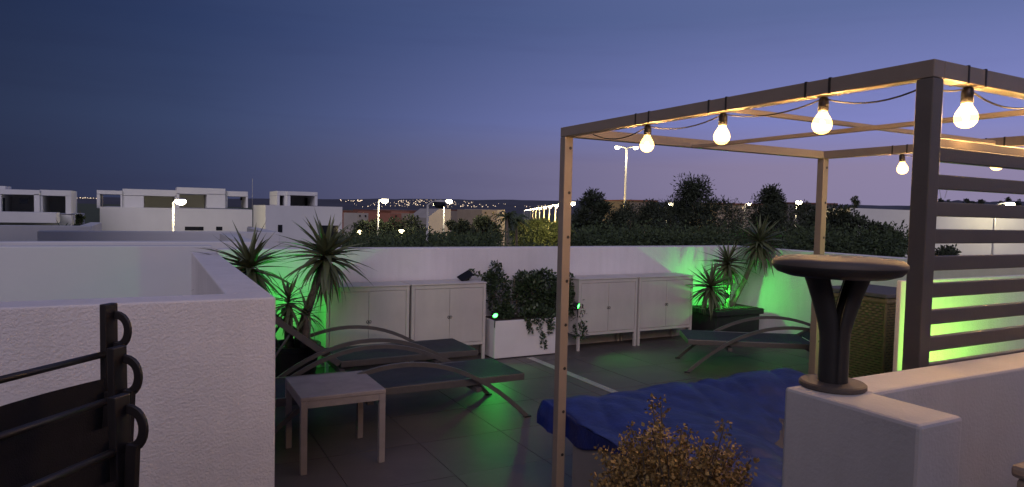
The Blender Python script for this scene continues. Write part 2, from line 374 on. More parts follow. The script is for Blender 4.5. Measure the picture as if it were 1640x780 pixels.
def yucca(loc,heads,label,trunk_r=.035):
    o=empty('yucca_plant',loc);tag(o,label,'plant')
    for(base,tip,L,n) in heads:
        base=Vector(base);tip=Vector(tip);mid=base.lerp(tip,.5)+Vector((random.uniform(-.04,.04),0,-.02))
        pts=[base.lerp(mid,k/3) for k in range(3)]+[mid.lerp(tip,k/3) for k in range(4)]
        MB().sweep(pts,[trunk_r*(1.25-.4*k/6)*(1+.07*math.sin(k*3)) for k in range(7)],10).build('trunk','bark',o,smooth=True)
        for k in range(n):
            up=1-2*(k+.5)/n*.92;ph=k*2.39996+random.uniform(-.2,.2)
            elev=math.asin(max(-1,min(1,up*.96)))+random.uniform(-.12,.12)
            q=bpy.data.objects.new('leaf',blades[min(4,int(random.random()*2+(1-up)*1.6))]);col.objects.link(q);q.parent=o
            s=L*random.uniform(.82,1.1)*(.80 if up>.55 else 1 if up>-.3 else .85)
            q.location=tip+Vector((0,0,up*.06));q.rotation_euler=(random.uniform(-.4,.4),-elev,ph);q.scale=(s,s*1.0,s)
    return o
yl=on_y(470,545,5.85);yl.z=0
def rel(px,py,Y,o): return on_y(px,py,Y)-o
yucca(yl,[((0,0,.25),rel(521,414,5.85,yl),.47,122),((-.1,.03,.25),rel(400,432,5.95,yl),.46,108),((-.02,-.05,.2),rel(462,487,5.72,yl),.33,42),((.03,-.1,.15),rel(492,505,5.65,yl),.26,28)],'tall yucca with two spiky crowns behind the corner wall at left')
pot=[(0,0),(.15,0),(.17,.02),(.21,.34),(.225,.345),(.225,.38),(.20,.38),(.195,.33),(0,.33)]
o=empty('plant_pot',yl);tag(o,'dark pot of the left yucca, behind the sun loungers','pot')
MB().lathe(pot,28).build('pot','black',o,smooth=False);MB().lathe([(0,.325),(.196,.335)],20).build('soil','soil',o)
py_=Vector((6.36,6.12,0))
yucca(py_,[((.08,.05,.33),Vector((6.74,5.98,1.21))-py_,.46,100),((0,.0,.33),rel(1166,424,6.1,py_),.40,98),((-.1,-.02,.33),rel(1138,462,6.0,py_),.39,98)],'green lit yucca with three spiky crowns in the far right corner',.03)
o=empty('plant_pot',py_);tag(o,'wide black pot holding the yucca in the far right corner','pot')
MB().box(-.38,.36,-.22,.24,0,.36).build('pot','black',o,bevel=.03);MB().box(-.41,.39,-.25,.27,.33,.40).build('rim','black',o,bevel=.012)
MB().box(-.36,.34,-.2,.22,.401,.408).build('soil','soil',o)
# white planter with trailing shrub
o=empty('planter_box',(3.12,6.15,0));tag(o,'white rectangular planter between the two pairs of cabinets','planter')
MB().box(0,.82,0,.36,.01,.40).build('box','planter',o,bevel=.006);MB().box(.03,.79,.03,.33,.4005,.404).build('soil','soil',o);MB().box(.02,.80,.012,.34,0,.0095).build('base','black',o)
o=empty('trailing_shrub',(3.5,6.35,.40));tag(o,'dark trailing shrub spilling over the white planter','plant')
b=MB()
for(px,py,Y,rx,rz,n) in[(800,470,6.38,.13,.25,430),(850,470,6.35,.22,.20,800),(895,480,6.33,.20,.20,700),(840,450,6.42,.14,.1,260),(870,445,6.42,.16,.09,300),(905,460,6.4,.14,.16,350),(793,432,6.45,.05,.09,110),(785,450,6.45,.05,.10,110),(860,505,6.22,.22,.10,420),(810,498,6.27,.1,.07,200),(925,500,6.28,.07,.18,180),(928,530,6.2,.04,.12,90)]:
    c=on_y(px,py,Y)-Vector(o.location);leaves(b,c,(rx,.13,rz),int(n*2.2),.038)
for(px0,py0,px1,py1) in[(862,515,872,556),(845,512,850,530),(884,512,880,532),(752,435,790,448),(752,437,745,445)]:
    for k in range(26):
        t=k/25;c=on_y(px0+(px1-px0)*t,py0+(py1-py0)*t,6.13 if py1>500 else 6.4)-Vector(o.location)
        leaves(b,c,(.02,.015,.02),3,.04)
f_=b.build('foliage','ivy',o);f_['kind']='stuff'
b=MB()
for k in range(7):
    x=-.28+k*.09;b.sweep([(x,0,-.02),(x+random.uniform(-.05,.05),.02,.2),(x+random.uniform(-.12,.12),.04,.42)],[.008,.006,.003],6)
b.build('stem','bark',o)
# green garden spots
def spot(loc,target,label,energy,angle=110,size=.02,tint=(.05,1,.08)):
    o=empty('garden_spotlight',loc);tag(o,label,'spotlight','green garden spotlights')
    d=(Vector(target)-Vector(loc)).normalized();rot=d.to_track_quat('Z','Y').to_euler()
    hd=MB().lathe([(0,-.06),(.018,-.06),(.026,-.045),(.032,0),(.032,.006),(.027,.006),(.027,-.004),(0,-.004)],18).build('head','black',o);hd.rotation_euler=rot
    MB().lathe([(0,.001),(.0265,.001),(.0265,.003),(0,.004)],18).build('lens','led_green',hd)
    MB().sweep([(0,0,-.03),(0,.01,-.13)],.005,6).build('spike','black',o)
    l=light('beam',d*.03,energy,tint,size,o,spot=angle if angle<149 else None);l.rotation_euler=d.to_track_quat('-Z','Y').to_euler()
p=on_y(793,505,6.13);spot(p,(3.0,4.9,-.1),'green spotlight at the left end of the white planter',7,112)
p=on_y(926,490,6.14);spot(p,(5.4,4.1,0),'green spotlight at the right end of the white planter, behind the post',22,115)
p=on_y(456,498,6.08);spot(p,p+Vector((.12,.55,.25)),'green spotlight glowing among the leaves of the left yucca',6.5,160)
p=on_y(1163,472,6.04);spot(p,p+Vector((.18,.5,.24)),'green spotlight glowing under the yucca in the far right corner',14,165)
spot(Vector((4.62,2.1,.45)),(4.9,2.7,.85),'green spotlight hidden behind the slats, lighting the wall',50,140,tint=(.34,1,.07))
# ------------------------------------------------------------------ sun loungers
def lounger(loc,rz,label,raise_=0):
    # local: foot end at x=0, head at x=-1.96, width .66 along y (0..0.66)
    o=empty('sun_lounger',loc,rz);tag(o,label,'sun lounger','aluminium sun loungers with arched side rails')
    Wd=.66;z=.30
    for y in(.0,Wd):
        pts=[]
        for k in range(25):
            t=k/24;x=-1.96*t;pts.append((x+(0 if k else .0),y,.475*(1-abs(2*t-1)**2.05)+.006))
        MB().sweep(pts,0,flat=(.024,.030,(0,0,1))).build('arched_rail','alu',o)
        MB().box(-.02,.03,y-.018,y+.018,0,.012).build('foot','black',o)
    hinge=-1.2
    for y in(.045,Wd-.045-.028): MB().box(hinge,.0,y,y+.028,z-.03,z+.02).build('side_rail','alu',o,bevel=.004)
    MB().box(-.03,.0,.0735,Wd-.0735,z-.029,z+.019).build('end_rail','alu',o,bevel=.004)
    b=MB();n=14;vs=[];fs=[]
    for i in range(n+1):
        for j in range(9):
            t=i/n;s=j/8;vs.append((hinge*t-.002,.047+(Wd-.094)*s,z+.0215-.03*math.sin(math.pi*s)*math.sin(math.pi*t)))
    for i in range(n):
        for j in range(8): a=i*9+j;fs.append((a,a+1,a+10,a+9))
    b.add(vs,fs).build('sling','sling',o,smooth=True)
    ca,sa=math.cos(raise_),math.sin(raise_);Lb=.74
    def P(d,y,up=0): return(hinge-.012-ca*d-sa*up,y,z+sa*d+ca*up)
    br=MB().add([P(0,.075,.02),P(Lb,.075,.02),P(Lb,Wd-.075,.02),P(0,Wd-.075,.02)],[(0,1,2,3)]).build('backrest','sling',o)
    for y in(.059,Wd-.059): MB().bar(P(0,y),P(Lb,y),.028,.048).build('backrest_rail','alu',br)
    MB().bar(P(Lb,.045),P(Lb,Wd-.045),.028,.048).build('backrest_end','alu',br)
    if raise_>.1: [MB().sweep([P(.45,y),(hinge-.62,y,z-.1)],.01,8).build('prop','alu',o) for y in(.1,Wd-.1)]
    MB().box(hinge-.02,hinge+.02,.0,Wd,z-.07,z-.04).build('cross_tube','alu',o)
    MB().box(-.42,-.38,.0,Wd,z-.07,z-.04).build('cross_tube','alu',o)
    return o
lounger((2.48,4.33,0),0,'flat grey sun lounger nearest the small table',0)
lounger((2.52,5.24,0),0,'sun lounger with raised backrest in front of the left cabinets',R(38))
lounger((4.62,4.92,0),R(180-34),'sun lounger at an angle near the far right corner',R(30)).scale=(1,-1,1)
# ------------------------------------------------------------------ side table
o=empty('side_table',(.995,4.15,0));tag(o,'small square grey side table standing beside the nearest sun lounger','side table')
MB().box(-.25,.25,-.26,.26,.425,.45).build('table_top','table',o,bevel=.004)
for sx in(-1,1):
    for sy in(-1,1): MB().box(*sorted((sx*.249,sx*.212)),*sorted((sy*.259,sy*.222)),0,.4245).build('leg','table',o,bevel=.003)
for sx in(-1,1): MB().box(*sorted((sx*.246,sx*.216)),-.2215,.2215,.385,.4245).build('apron','table',o)
for sy in(-1,1): MB().box(-.2115,.2115,*sorted((sy*.256,sy*.226)),.385,.4245).build('apron','table',o)
# ------------------------------------------------------------------ daybed and cover
o=empty('daybed',(1.99,1.25,0));tag(o,'grey daybed frame under the blue cover inside the pergola','daybed')
b=MB();b.box(0,.03,0,.72,.02,.33).box(0,.03,.80,1.72,.02,.33)
b.box(0,.03,.7205,.7995,.02,.07).box(0,.03,.7205,.7995,.27,.33)
b=MB();Y=[(0,.95),(1.12,1.72)];b.box(0,.03,0,1.02,.02,.34);b.box(0,.03,1.14,1.72,.02,.34);b.box(0,.03,1.0205,1.1395,.02,.06);b.box(0,.03,1.0205,1.1395,.28,.34);b.build('end_panel','bed_panel',o,bevel=.003)
MB().box(.0305,1.95,0,.03,.1,.34).build('side_panel','bed_panel',o);MB().box(.0305,1.95,1.69,1.72,.1,.34).build('side_panel','bed_panel',o)
MB().box(.0305,1.95,.0305,1.6895,.2,.36).build('mattress','cushion',o,bevel=.03)
# tarp
nx,ny=110,100;vs=[];fs=[]
def tz(x,y):
    n1=noise.noise(Vector((x*2.2+y*1.2,y*3.1-x*.8,2)));n2=noise.noise(Vector((x*5+y*5.2,y*3-x*2.6,7)));n3=noise.noise(Vector((x*13,y*12,1)))
    z=.42+.014*n1+.0025*n3
    for fx,fy,am,sd in((1.5,2.3,.024,11),(2.6,-1.5,.020,17),(4.5,6,.006,23)):
        q=abs(noise.noise(Vector((x*fx+y*fy*.6,y*fy*.5-x*fx*.35,sd))));z-=am*math.exp(-q/.16)-am*.4
    z+=.07*math.exp(-((y-3.2)/.28)**2)-.10*math.exp(-((x-2.95-(y-2.2)*.9)/.30)**2)*min(1,max(0,(3.0-y)/.6))
    return z
for i in range(nx+1):
    for j in range(ny+1):
        u=i/nx;v=j/ny
        sx=-.20+u*2.42;sy=-.25+v*2.46               # cloth coordinates over the bed (2.02 x 1.96)
        x=min(max(sx,0),2.0);y=min(max(sy,0),1.98)
        ov=max(0,-sx)+max(0,sx-2.0);ov2=max(0,-sy)+max(0,sy-1.98)
        X=1.93+x;Yw=1.22+y
        hem=.30+.65*min(1,max(0,(y-1.45)/.35))
        z=tz(X,Yw)-min(.13,math.hypot(ov*hem,ov2*.8))
        fold=.022*math.sin(Yw*17+2*noise.noise(Vector((Yw*3,0,4))))*min(1,ov/.1)
        X+=(-.015*min(1,ov/.06)-fold*.5 if sx<0 else 0)
        X+=-.025*math.exp(-((Yw-3.2)/.12)**2)*min(1,ov/.08) if sx<0 else 0
        Yw+=.03*math.sin(X*15)*min(1,ov2/.1)
        e=.04
        if ov==0 and ov2==0: z-=.012*math.exp(-min(x,2.0-x,y,1.98-y)/e)
        k_=min(1,max(0,(3.075-Yw)/.05));X=max(X,X*(1-k_)+k_*(1.978+max(0,X-1.978)))
        vs.append((X,Yw,max(z,.03)))
for i in range(nx):
    for j in range(ny): a=i*(ny+1)+j;fs.append((a,a+ny+1,a+ny+2,a+1))
o=MB().add(vs,fs).build('tarpaulin','tarp',smooth=True);tag(o,'creased blue tarpaulin draped over the daybed under the pergola','tarpaulin')
sd=o.modifiers.new('thickness','SOLIDIFY');sd.thickness=.003
# ------------------------------------------------------------------ dry plant in the foreground
dp=at(1085,780,2.05);o=empty('dry_plant',(dp.x,dp.y,0));tag(o,'brown dry succulent bush in the bottom foreground before the blue cover','plant')
zb=dp.z-.12;b=MB();bs=MB()
for k in range(150):
    a=random.uniform(0,2*math.pi);rr=.20*math.sqrt(random.random());hh=random.uniform(.10,.28)*(1.15-rr*2.3)
    if random.random()<.12: hh*=1.45
    p=Vector((rr*.4*math.cos(a),rr*.4*math.sin(a),zb-.1));q=Vector((rr*1.25*math.cos(a),rr*1.25*math.sin(a),zb+hh))
    bs.sweep([p,p.lerp(q,.5)+Vector((random.uniform(-.02,.02),random.uniform(-.02,.02),.02)),q],[.004,.003,.002],5)
    for s in range(11):
        t=.35+.65*s/10;c=p.lerp(q,t);leaves(b,c,(.026,.026,.02),17,.0125,.75,.3)
b.build('foliage','dry',o)['kind']='stuff';bs.build('stem','bark',o)
o2=empty('tall_pot',(dp.x,dp.y,0));tag(o2,'dark tall pot under the brown dry bush','pot')
MB().lathe([(0,0),(.12,0),(.17,zb-.08),(.18,zb-.08),(.18,zb-.04),(.15,zb-.04),(.15,zb-.07),(0,zb-.07)],28).build('pot','black',o2)
# ------------------------------------------------------------------ round lamp on the wall
o=empty('wall_top_lamp',(1.425,1.03,WH+.0005));tag(o,'unlit dark garden lamp with flat round head and forked stem on the wall','lamp')
MB().lathe([(0,0),(.071,0),(.074,.003),(.074,.011),(.070,.014),(0,.014)],40).build('base','lamp_top',o,smooth=False)
seg=28;vs=[];fs=[];K=13
def stem(th,t):
    # a tube that opens into two prongs towards the head
    z=.0142+t*.252
    s=max(0,(t-.42)/.58);spread=.041*s**1.3
    return z,spread,s
b=MB()
for sd_ in(-1,1):
    vs=[];fs=[]
    for k in range(K+1):
        t=k/K;z,spx,s=stem(0,t);half=math.pi/2*(1+.30*s);r=.033+.001*s
        for layer in(r,r-.007):
            for j in range(13):
                a=(-half+2*half*j/12)+(0 if sd_>0 else math.pi)
                vs.append((layer*math.cos(a)+sd_*spx,layer*math.sin(a),z))
    for k in range(K):
        for L in(0,1):
            for j in range(12):
                a=k*26+L*13+j;fs.append((a,a+1,a+27,a+26) if L==0 else(a+26,a+27,a+1,a))
        for j in(0,12):
            a=k*26+j;fs.append((a,a+26,a+39,a+13))
    b.add(vs,fs)
stm=b.build('stem','lamp_body',o,smooth=True);stm.rotation_euler=(0,0,R(-38))
MB().lathe([(0,.262),(.11,.264),(.134,.272),(.145,.284),(.146,.290)],48).build('shade','lamp_body',o,smooth=True)
MB().lathe([(.146,.2901),(.1455,.297),(.138,.304),(.12,.308),(0,.310)],48).build('top_cover','lamp_top',o,smooth=True)
# ------------------------------------------------------------------ wicker box, box at right edge
o=empty('wicker_box',(5.25,3.35,0));tag(o,'tall wicker storage box with a dark lid, left of the green lit wall','wicker box')
w,d,H=.66,.6,.90
MB().box(.012,w-.012,.012,d-.012,.02,H-.02).build('body','black',o)
b=MB()
def weave(p0,p1,nrm):
    p0=Vector(p0);p1=Vector(p1);L=(p1-p0).length;n=int(L/.03)
    for k in range(int(H/.022)):
        z=.02+k*.022;vs=[];fs=[]
        for i in range(n*2+1):
            t=i/(n*2);off=.006*math.sin(math.pi*i/2+math.pi*(k%2)+.5)
            q=p0.lerp(p1,t)+Vector(nrm)*(.004+off);vs+=[(q.x,q.y,z),(q.x,q.y,z+.018)]
        for i in range(n*2): fs.append((i*2,i*2+2,i*2+3,i*2+1))
        b.add(vs,fs)
weave((0,0,0),(w,0,0),(0,-1,0));weave((0,d,0),(0,0,0),(-1,0,0))
b.build('weave','wicker',o)['kind']='stuff'
for x in(0,w): MB().sweep([(x,-.004,0),(x,-.004,H)],.013,8).build('corner_cane','wicker',o)
MB().sweep([(0,d,H-.03),(0,-.006,H-.03),(w,-.006,H-.03)],.02,8).build('rim','wicker',o)
MB().box(-.01,w+.01,-.015,d+.01,H+.001,H+.035).build('lid','cushion',o,bevel=.008)
c=on_y(1617,742,.74)
o=empty('lidded_box',(c.x,c.y-.45,0));tag(o,'corner of a beige lidded box at the bottom right edge','box')
MB().box(.008,.5,.008,.442,0,c.z-.03).build('body','box',o,bevel=.01);MB().box(0,.51,0,.45,c.z-.0295,c.z).build('lid','box',o,bevel=.01)
MB().box(.1,.2,.1,.34,c.z+.0005,c.z+.008).build('lid_recess','chair_metal',o,bevel=.003)
# ------------------------------------------------------------------ folded chairs
def folded_chair(loc,rz,H,lean,label):
    # local: u (x) runs from the far upright towards the near one, y is the front
    o=empty('folding_chair',loc,rz);o.rotation_euler=(lean,0,rz);tag(o,label,'chair','folded garden chairs leaning by the corner wall')
    Wd=.56
    for x in(0,Wd):
        MB().sweep([(x,.0,0),(x,.012,H*.45),(x,0,H*.8),(x,-.02,H)],0,flat=(.024,.05,(1,0,0))).build('upright','chair_metal',o,bevel=.003)
        MB().sweep([(x+(.026 if x==0 else -.026),.05,.0),(x+(.026 if x==0 else -.026),.035,H*.78)],0,flat=(.02,.04,(1,0,0))).build('leg','chair_metal',o,bevel=.003)
        ar=[]
        for k in range(13):
            a=-math.pi/2+math.pi*k/12;ar.append((x-.012 if x==0 else x+.012,-.004+.052*math.cos(a)**.75 if math.cos(a)>0 else -.004,H-.085+.050*math.sin(a)))
        MB().sweep(ar,0,flat=(.026,.010,(1,0,0))).build('armrest','chair_metal',o,bevel=.003)
        MB().bar((x,.03,H-.12),(x,.036,H*.42),.03,.016,(1,0,0)).build('arm_strut','chair_metal',o)
    for z,y in((H*.87,-.006),(H*.34,.02),(H*.1,.045)):
        MB().sweep([(.013,y,z),(Wd-.013,y,z)],.011,8).build('crossbar','chair_metal',o,smooth=True)
    b=MB();vs=[];fs=[]
    for i in range(9):
        for j in range(13):
            s=i/8;t=j/12;vs.append((.03+(Wd-.06)*s,.012-.02*math.sin(math.pi*s),H*.34+(H*.47)*t))
    for i in range(8):
        for j in range(12):a=i*13+j;fs.append((a,a+1,a+14,a+13))
    b.add(vs,fs).build('sling','chair_sling',o,smooth=True)
    return o
ca_=R(-131)
for(px,py,D,lab,ln) in[(174,487,2.15,'folded dark garden chair at the back of the leaning stack, tallest',-R(4.5)),(187,556,1.93,'folded dark garden chair in the middle of the leaning stack',-R(4)),(190,634,1.70,'folded dark garden chair at the front of the leaning stack, nearest the camera',-R(3.5))]:
    t=at(px,py,D);sh=(t.z*math.tan(-ln)-.02);fr=Vector((-math.sin(ca_),math.cos(ca_),0));t=Vector((t.x,t.y,t.z))-fr*sh;folded_chair((t.x,t.y,0),ca_,t.z/math.cos(ln),ln,lab)
# ================================================================== BEYOND THE TERRACE
# ------------------------------------------------------------------ white houses at left
def hbox(parent,name,mt,px0,px1,py0,py1,Y,d,inset=0,bottom=None):
    a=on_y(px0,(py0+py1)/2,Y);b=on_y(px1,(py0+py1)/2,Y);c=(px0+px1)/2
    z1=on_y(c,py0,Y).z;z0=on_y(c,py1,Y).z if bottom is None else bottom
    q=MB().box(a.x,b.x,Y+inset,Y+inset+d,z0,z1).build(name,mt,parent);q.matrix_parent_inverse=Matrix.Translation(-Vector(parent.location));return q
def portal(parent,px0,px1,py0,py1,Y,d,l,r,t,back=True,mt='plaster_far'):
    hbox(parent,'roof_room_pier',mt,px0,px0+l,py0+t,py1,Y,d);hbox(parent,'roof_room_pier',mt,px1-r,px1,py0+t,py1,Y,d)
    hbox(parent,'roof_room_lintel',mt,px0,px1,py0,py0+t-.03,Y,d)
    if back: hbox(parent,'roof_room_wall',mt,px0+l+.05,px1-r-.05,py0+t+.05,py1,Y,.2,inset=d-.25)
o=empty('white_house',(2,50,GZ));tag(o,'wide flat roofed white house behind the lit street lamp at left','house')
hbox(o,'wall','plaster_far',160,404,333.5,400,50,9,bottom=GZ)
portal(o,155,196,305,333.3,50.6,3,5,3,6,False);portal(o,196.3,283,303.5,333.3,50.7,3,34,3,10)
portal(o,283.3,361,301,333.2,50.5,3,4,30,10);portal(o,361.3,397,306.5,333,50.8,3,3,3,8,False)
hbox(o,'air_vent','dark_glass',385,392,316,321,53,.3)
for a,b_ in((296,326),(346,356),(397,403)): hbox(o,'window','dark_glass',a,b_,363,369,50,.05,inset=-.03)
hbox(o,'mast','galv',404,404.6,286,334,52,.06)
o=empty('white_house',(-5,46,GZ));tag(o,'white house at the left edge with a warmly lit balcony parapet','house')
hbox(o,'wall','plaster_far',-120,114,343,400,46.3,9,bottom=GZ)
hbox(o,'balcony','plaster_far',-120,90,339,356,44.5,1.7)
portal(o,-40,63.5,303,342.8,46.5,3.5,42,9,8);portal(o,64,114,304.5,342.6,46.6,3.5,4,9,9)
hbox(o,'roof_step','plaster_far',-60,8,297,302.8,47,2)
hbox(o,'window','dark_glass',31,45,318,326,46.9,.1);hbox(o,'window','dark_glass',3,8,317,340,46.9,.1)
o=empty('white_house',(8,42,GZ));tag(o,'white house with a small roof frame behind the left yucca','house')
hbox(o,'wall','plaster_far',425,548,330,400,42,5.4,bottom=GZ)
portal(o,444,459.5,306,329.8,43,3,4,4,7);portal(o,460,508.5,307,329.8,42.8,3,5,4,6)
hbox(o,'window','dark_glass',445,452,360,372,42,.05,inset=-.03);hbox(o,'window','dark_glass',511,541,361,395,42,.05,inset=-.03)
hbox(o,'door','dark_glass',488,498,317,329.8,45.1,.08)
# lit tree in the gap between the houses and yucca on the neighbour roof come with the trees below
# ------------------------------------------------------------------ white building at right and others
o=empty('white_building',(40,20,GZ));tag(o,'long plain white building at right seen through the slats','building')
def fbox(parent,name,mt,pa,pb,D0,D1,ytopa,ytopb,d,z0=None,off=0,ybot=None):
    a=at(pa,ytopa,D0);b=at(pb,ytopb,D1);n=Vector((-(b.y-a.y),b.x-a.x,0)).normalized()
    if n.dot(fwd)<0:n=-n
    zb=z0 if z0 is not None else at(pa,ybot,D0).z
    A=a+n*off;B=b+n*off
    vs=[(A.x,A.y,zb),(B.x,B.y,zb),(B.x,B.y,b.z),(A.x,A.y,a.z)]
    vs+=[(x+n.x*d,y+n.y*d,z) for x,y,z in vs]
    q=MB().add(vs,[(0,1,2,3),(7,6,5,4),(0,4,5,1),(1,5,6,2),(2,6,7,3),(3,7,4,0)]).build(name,mt,parent);q.matrix_parent_inverse=Matrix.Translation(-Vector(parent.location));return q
fbox(o,'wall','plaster_far',1362,1760,46,43,333,348,8,GZ)
fbox(o,'garage_door','cream',1612,1628,45,44.9,387,387.5,.1,off=-.05,ybot=407)
fbox(o,'window','dark_glass',1600,1603.5,45,45,391,391,.1,off=-.05,ybot=396)
def far_house(px0,px1,ytop,D,mt,label,roof=None,gable=False):
    a=at(px0,ytop,D);o=empty('far_house',(a.x,a.y,GZ));tag(o,label,'house','far houses of the town')
    w_=fbox(o,'wall',mt,px0,px1,D,D*1.02,ytop,ytop+(px1-px0)*.0225,9,GZ)
    if roof: fbox(o,'roof','roof_tile',px0-.6,px1+.6,D,D*1.02,ytop-2.2,ytop-2.2+(px1-px0)*.0225,9.6,off=-.3,ybot=ytop-.1)
    n=max(1,int((px1-px0)/9))
    for k in range(n):
        c=px0+(k+.5)*(px1-px0)/n;lit=random.random()<.12
        fbox(o,'window','window_lit' if lit else 'dark_glass',c-1,c+1,D*(1+.02*(k+.3)/n),D*(1+.02*(k+.5)/n),ytop+3+.0225*(c-px0),ytop+3+.0225*(c-px0),.1,off=-.06,ybot=ytop+6+.0225*(c-px0))
FH=[(549,572,339,150,'brick_red','leftmost reddish town house just right of the white house',1),(572,590,341,148,'white_far','small pale house between two reddish town houses',0),(588,606,340,160,'brick_red','reddish terraced house just left of the tall lit lamp post',0),(606,626,338.5,158,'brick_red','reddish terraced house just right of the tall lit lamp post',1),(626,643,341.5,156,'brick_red','low reddish terraced house in the middle of the row',0),(634,652,336,190,'white_far','pale upper house standing behind the reddish row',0),(655,670,339,162,'brick_red','last reddish house of the row, with a flat roof',1),(666,682,342,160,'cream','cream house at the right end of the reddish row',0),(737,762,338,170,'cream','cream town house right of the two tall lamp posts',1),(722,735,341,175,'white_far','narrow pale house beside the gabled house',0),(772,796,336,150,'cream','boxy cream house left of the palm trees',0),(796,809,336,153,'white_far','pale house directly behind the palm trees',0),(1008,1052,322,120,'dim_house','brownish house behind the tall floodlight mast',1),(1148,1232,327,110,'cream','wide pale house between the two big pines',1),(1262,1340,326,150,'dim_house','long low house right of the big pines',1)]
for a in FH: far_house(a[0],a[1],a[2],a[3],a[4],a[5],a[6])
a=at(690,336,110);o=empty('gabled_house',(a.x,a.y,GZ));tag(o,'pale house with a long sloping gable between the lamp posts','house')
A=at(684,349,108);B=at(703,334.5,109);C_=at(722,335,110);n=Vector((-(C_.y-A.y),C_.x-A.x,0)).normalized()
if n.dot(fwd)<0:n=-n
vs=[(A.x,A.y,GZ),(C_.x,C_.y,GZ),tuple(C_),tuple(B),tuple(A)];vs+=[(x+n.x*8,y+n.y*8,z) for x,y,z in vs]
q=MB().add(vs,[(0,1,2,3,4),(9,8,7,6,5),(0,5,6,1),(1,6,7,2),(2,7,8,3),(3,8,9,4),(4,9,5,0)]).build('wall','white_far',o);q.matrix_parent_inverse=Matrix.Translation(-Vector(o.location))
# town lights on the far hills
b=MB()
def dot_(px,py,D,r):
    p=at(px,py,D);b.add([p+Vector(v)*r for v in((1,0,0),(-1,0,0),(0,1,0),(0,-1,0),(0,0,1),(0,0,-1))],[(0,2,4),(2,1,4),(1,3,4),(3,0,4),(2,0,5),(1,2,5),(3,1,5),(0,3,5)])
for k in range(150):
    px=random.gauss(690,48);t=(px-690)/48;top=319.5+abs(t)*1.6
    dot_(px,top+random.random()**1.3*8.5+max(0,(px-700))*.02,2650,random.uniform(.5,1.7))
for k in range(46): dot_(random.uniform(585,900),random.uniform(328.5,331.5)+.008*0,2600,random.uniform(.6,1.8))
for k in range(26): dot_(random.uniform(112,165),random.uniform(316,318),2650,random.uniform(.6,1.7))
for k in range(16): dot_(random.uniform(545,580),random.uniform(320,322.5),2650,random.uniform(.9,2))
for k in range(14): dot_(random.uniform(860,905),random.uniform(330,337),900,random.uniform(.5,1.0))
o=b.build('town_lights','town_glow');tag(o,'scatter of warm town lights on the far hillside','lights',kind='stuff')
# ------------------------------------------------------------------ street lamps
def street_lamp(px,py,D,label,arm=1.0,heads=1,lit=True,energy=0,r=.09,side=1,name='street_lamp',group=None,warm=False):
    t=at(px,py,D);o=empty(name,(t.x,t.y,GZ));tag(o,label,'street lamp',group)
    H=t.z-GZ
    MB().sweep([(0,0,0),(0,0,H*.5),(0,0,H)],[r,r*.85,r*.6],10).build('pole','galv',o,smooth=True)
    for k in range(heads):
        s=side if k==0 else -side;d=cr*s;d=Vector((d.x,d.y,0)).normalized()
        a=MB().sweep([(0,0,H-.03),tuple(d*arm*.5+Vector((0,0,H+.12))),tuple(d*arm+Vector((0,0,H+.15)))],r*.5,8).build('arm','galv',o)
        c=d*(arm+.18)+Vector((0,0,H+.14))
        hd=MB().lathe([(0,.10),(.16,.08),(.24,.0),(0,.0)],14,tuple(c),1.25,1).build('head','galv',o)
        MB().lathe([(0,-.30),(.13,-.27),(.23,-.16),(.235,-.06),(.20,-.001),(0,-.001)],14,tuple(c),1.2,1).build('lens','lamp_warm' if lit else 'dark_glass',hd)
        if energy: light('glow',c+Vector((0,0,-.5)),energy,(1,.84,.50) if not warm else (1,.66,.20),.2,o)
    return o
GL='street lamps seen beyond the terrace'
street_lamp(606,322,52,'lit street lamp standing before the reddish town houses',.3,1,True,420,group=GL)
street_lamp(685,328,30,'unlit street lamp with a curved arm, nearest beyond the parapet',.35,1,False,0,.085,group=GL)
street_lamp(711,323,60,'lit street lamp just right of the gabled house',.3,1,True,400,group=GL)
street_lamp(277,323.5,38,'lit street lamp in front of the wide white house at left',.25,1,True,260,group=GL)
street_lamp(1003.5,237,75,'tall floodlight mast with two lit heads above the pines',.85,2,True,420,.16,name='floodlight_mast',group=GL)
street_lamp(1067,327.5,62,'lit street lamp between the dark pines right of the mast',.3,1,True,250,group=GL)
street_lamp(1275,325,55,'lit street lamp left of the rear pergola post',.05,1,True,250,group=GL)
street_lamp(1193,327,100,'small lit lamp before the wide pale house',.5,1,True,150,group=GL)
street_lamp(1594,328,42,'lit street lamp in front of the long white building at right',.75,1,True,220,group=GL)
ordn=['first','second','third','fourth','fifth','sixth','seventh','eighth','ninth','tenth','eleventh','twelfth']
for k in range(12):
    t=k/11;D=66*(420/66)**t
    w_=(1/66-1/D)/(1/66-1/420);px=901-(901-838)*w_;py=326+(337-326)*w_
    street_lamp(px,py,D,ordn[k]+' lamp counted from the near end of the lit avenue',.8,1,True,(5200 if k<3 else 2600) if k<7 else 0,.09,warm=True,group='lamp row along the avenue')
for px,py,D,lab in((576,372,40,'small heart shaped glow of a garden lamp beside the yucca crown'),(643,371,42,'low garden lamp glowing between the hedges left of the near pole')):
    t=at(px,py,D);o=empty('garden_lamp',(t.x,t.y,GZ));tag(o,lab,'lamp')
    H=t.z-GZ;MB().sweep([(0,0,0),(0,0,H-.1)],.03,6).build('post','galv',o);MB().lathe([(0,-.1),(.07,-.08),(.17,.08),(.0,.12)],12,(0,0,H)).build('globe','lamp_far',o)
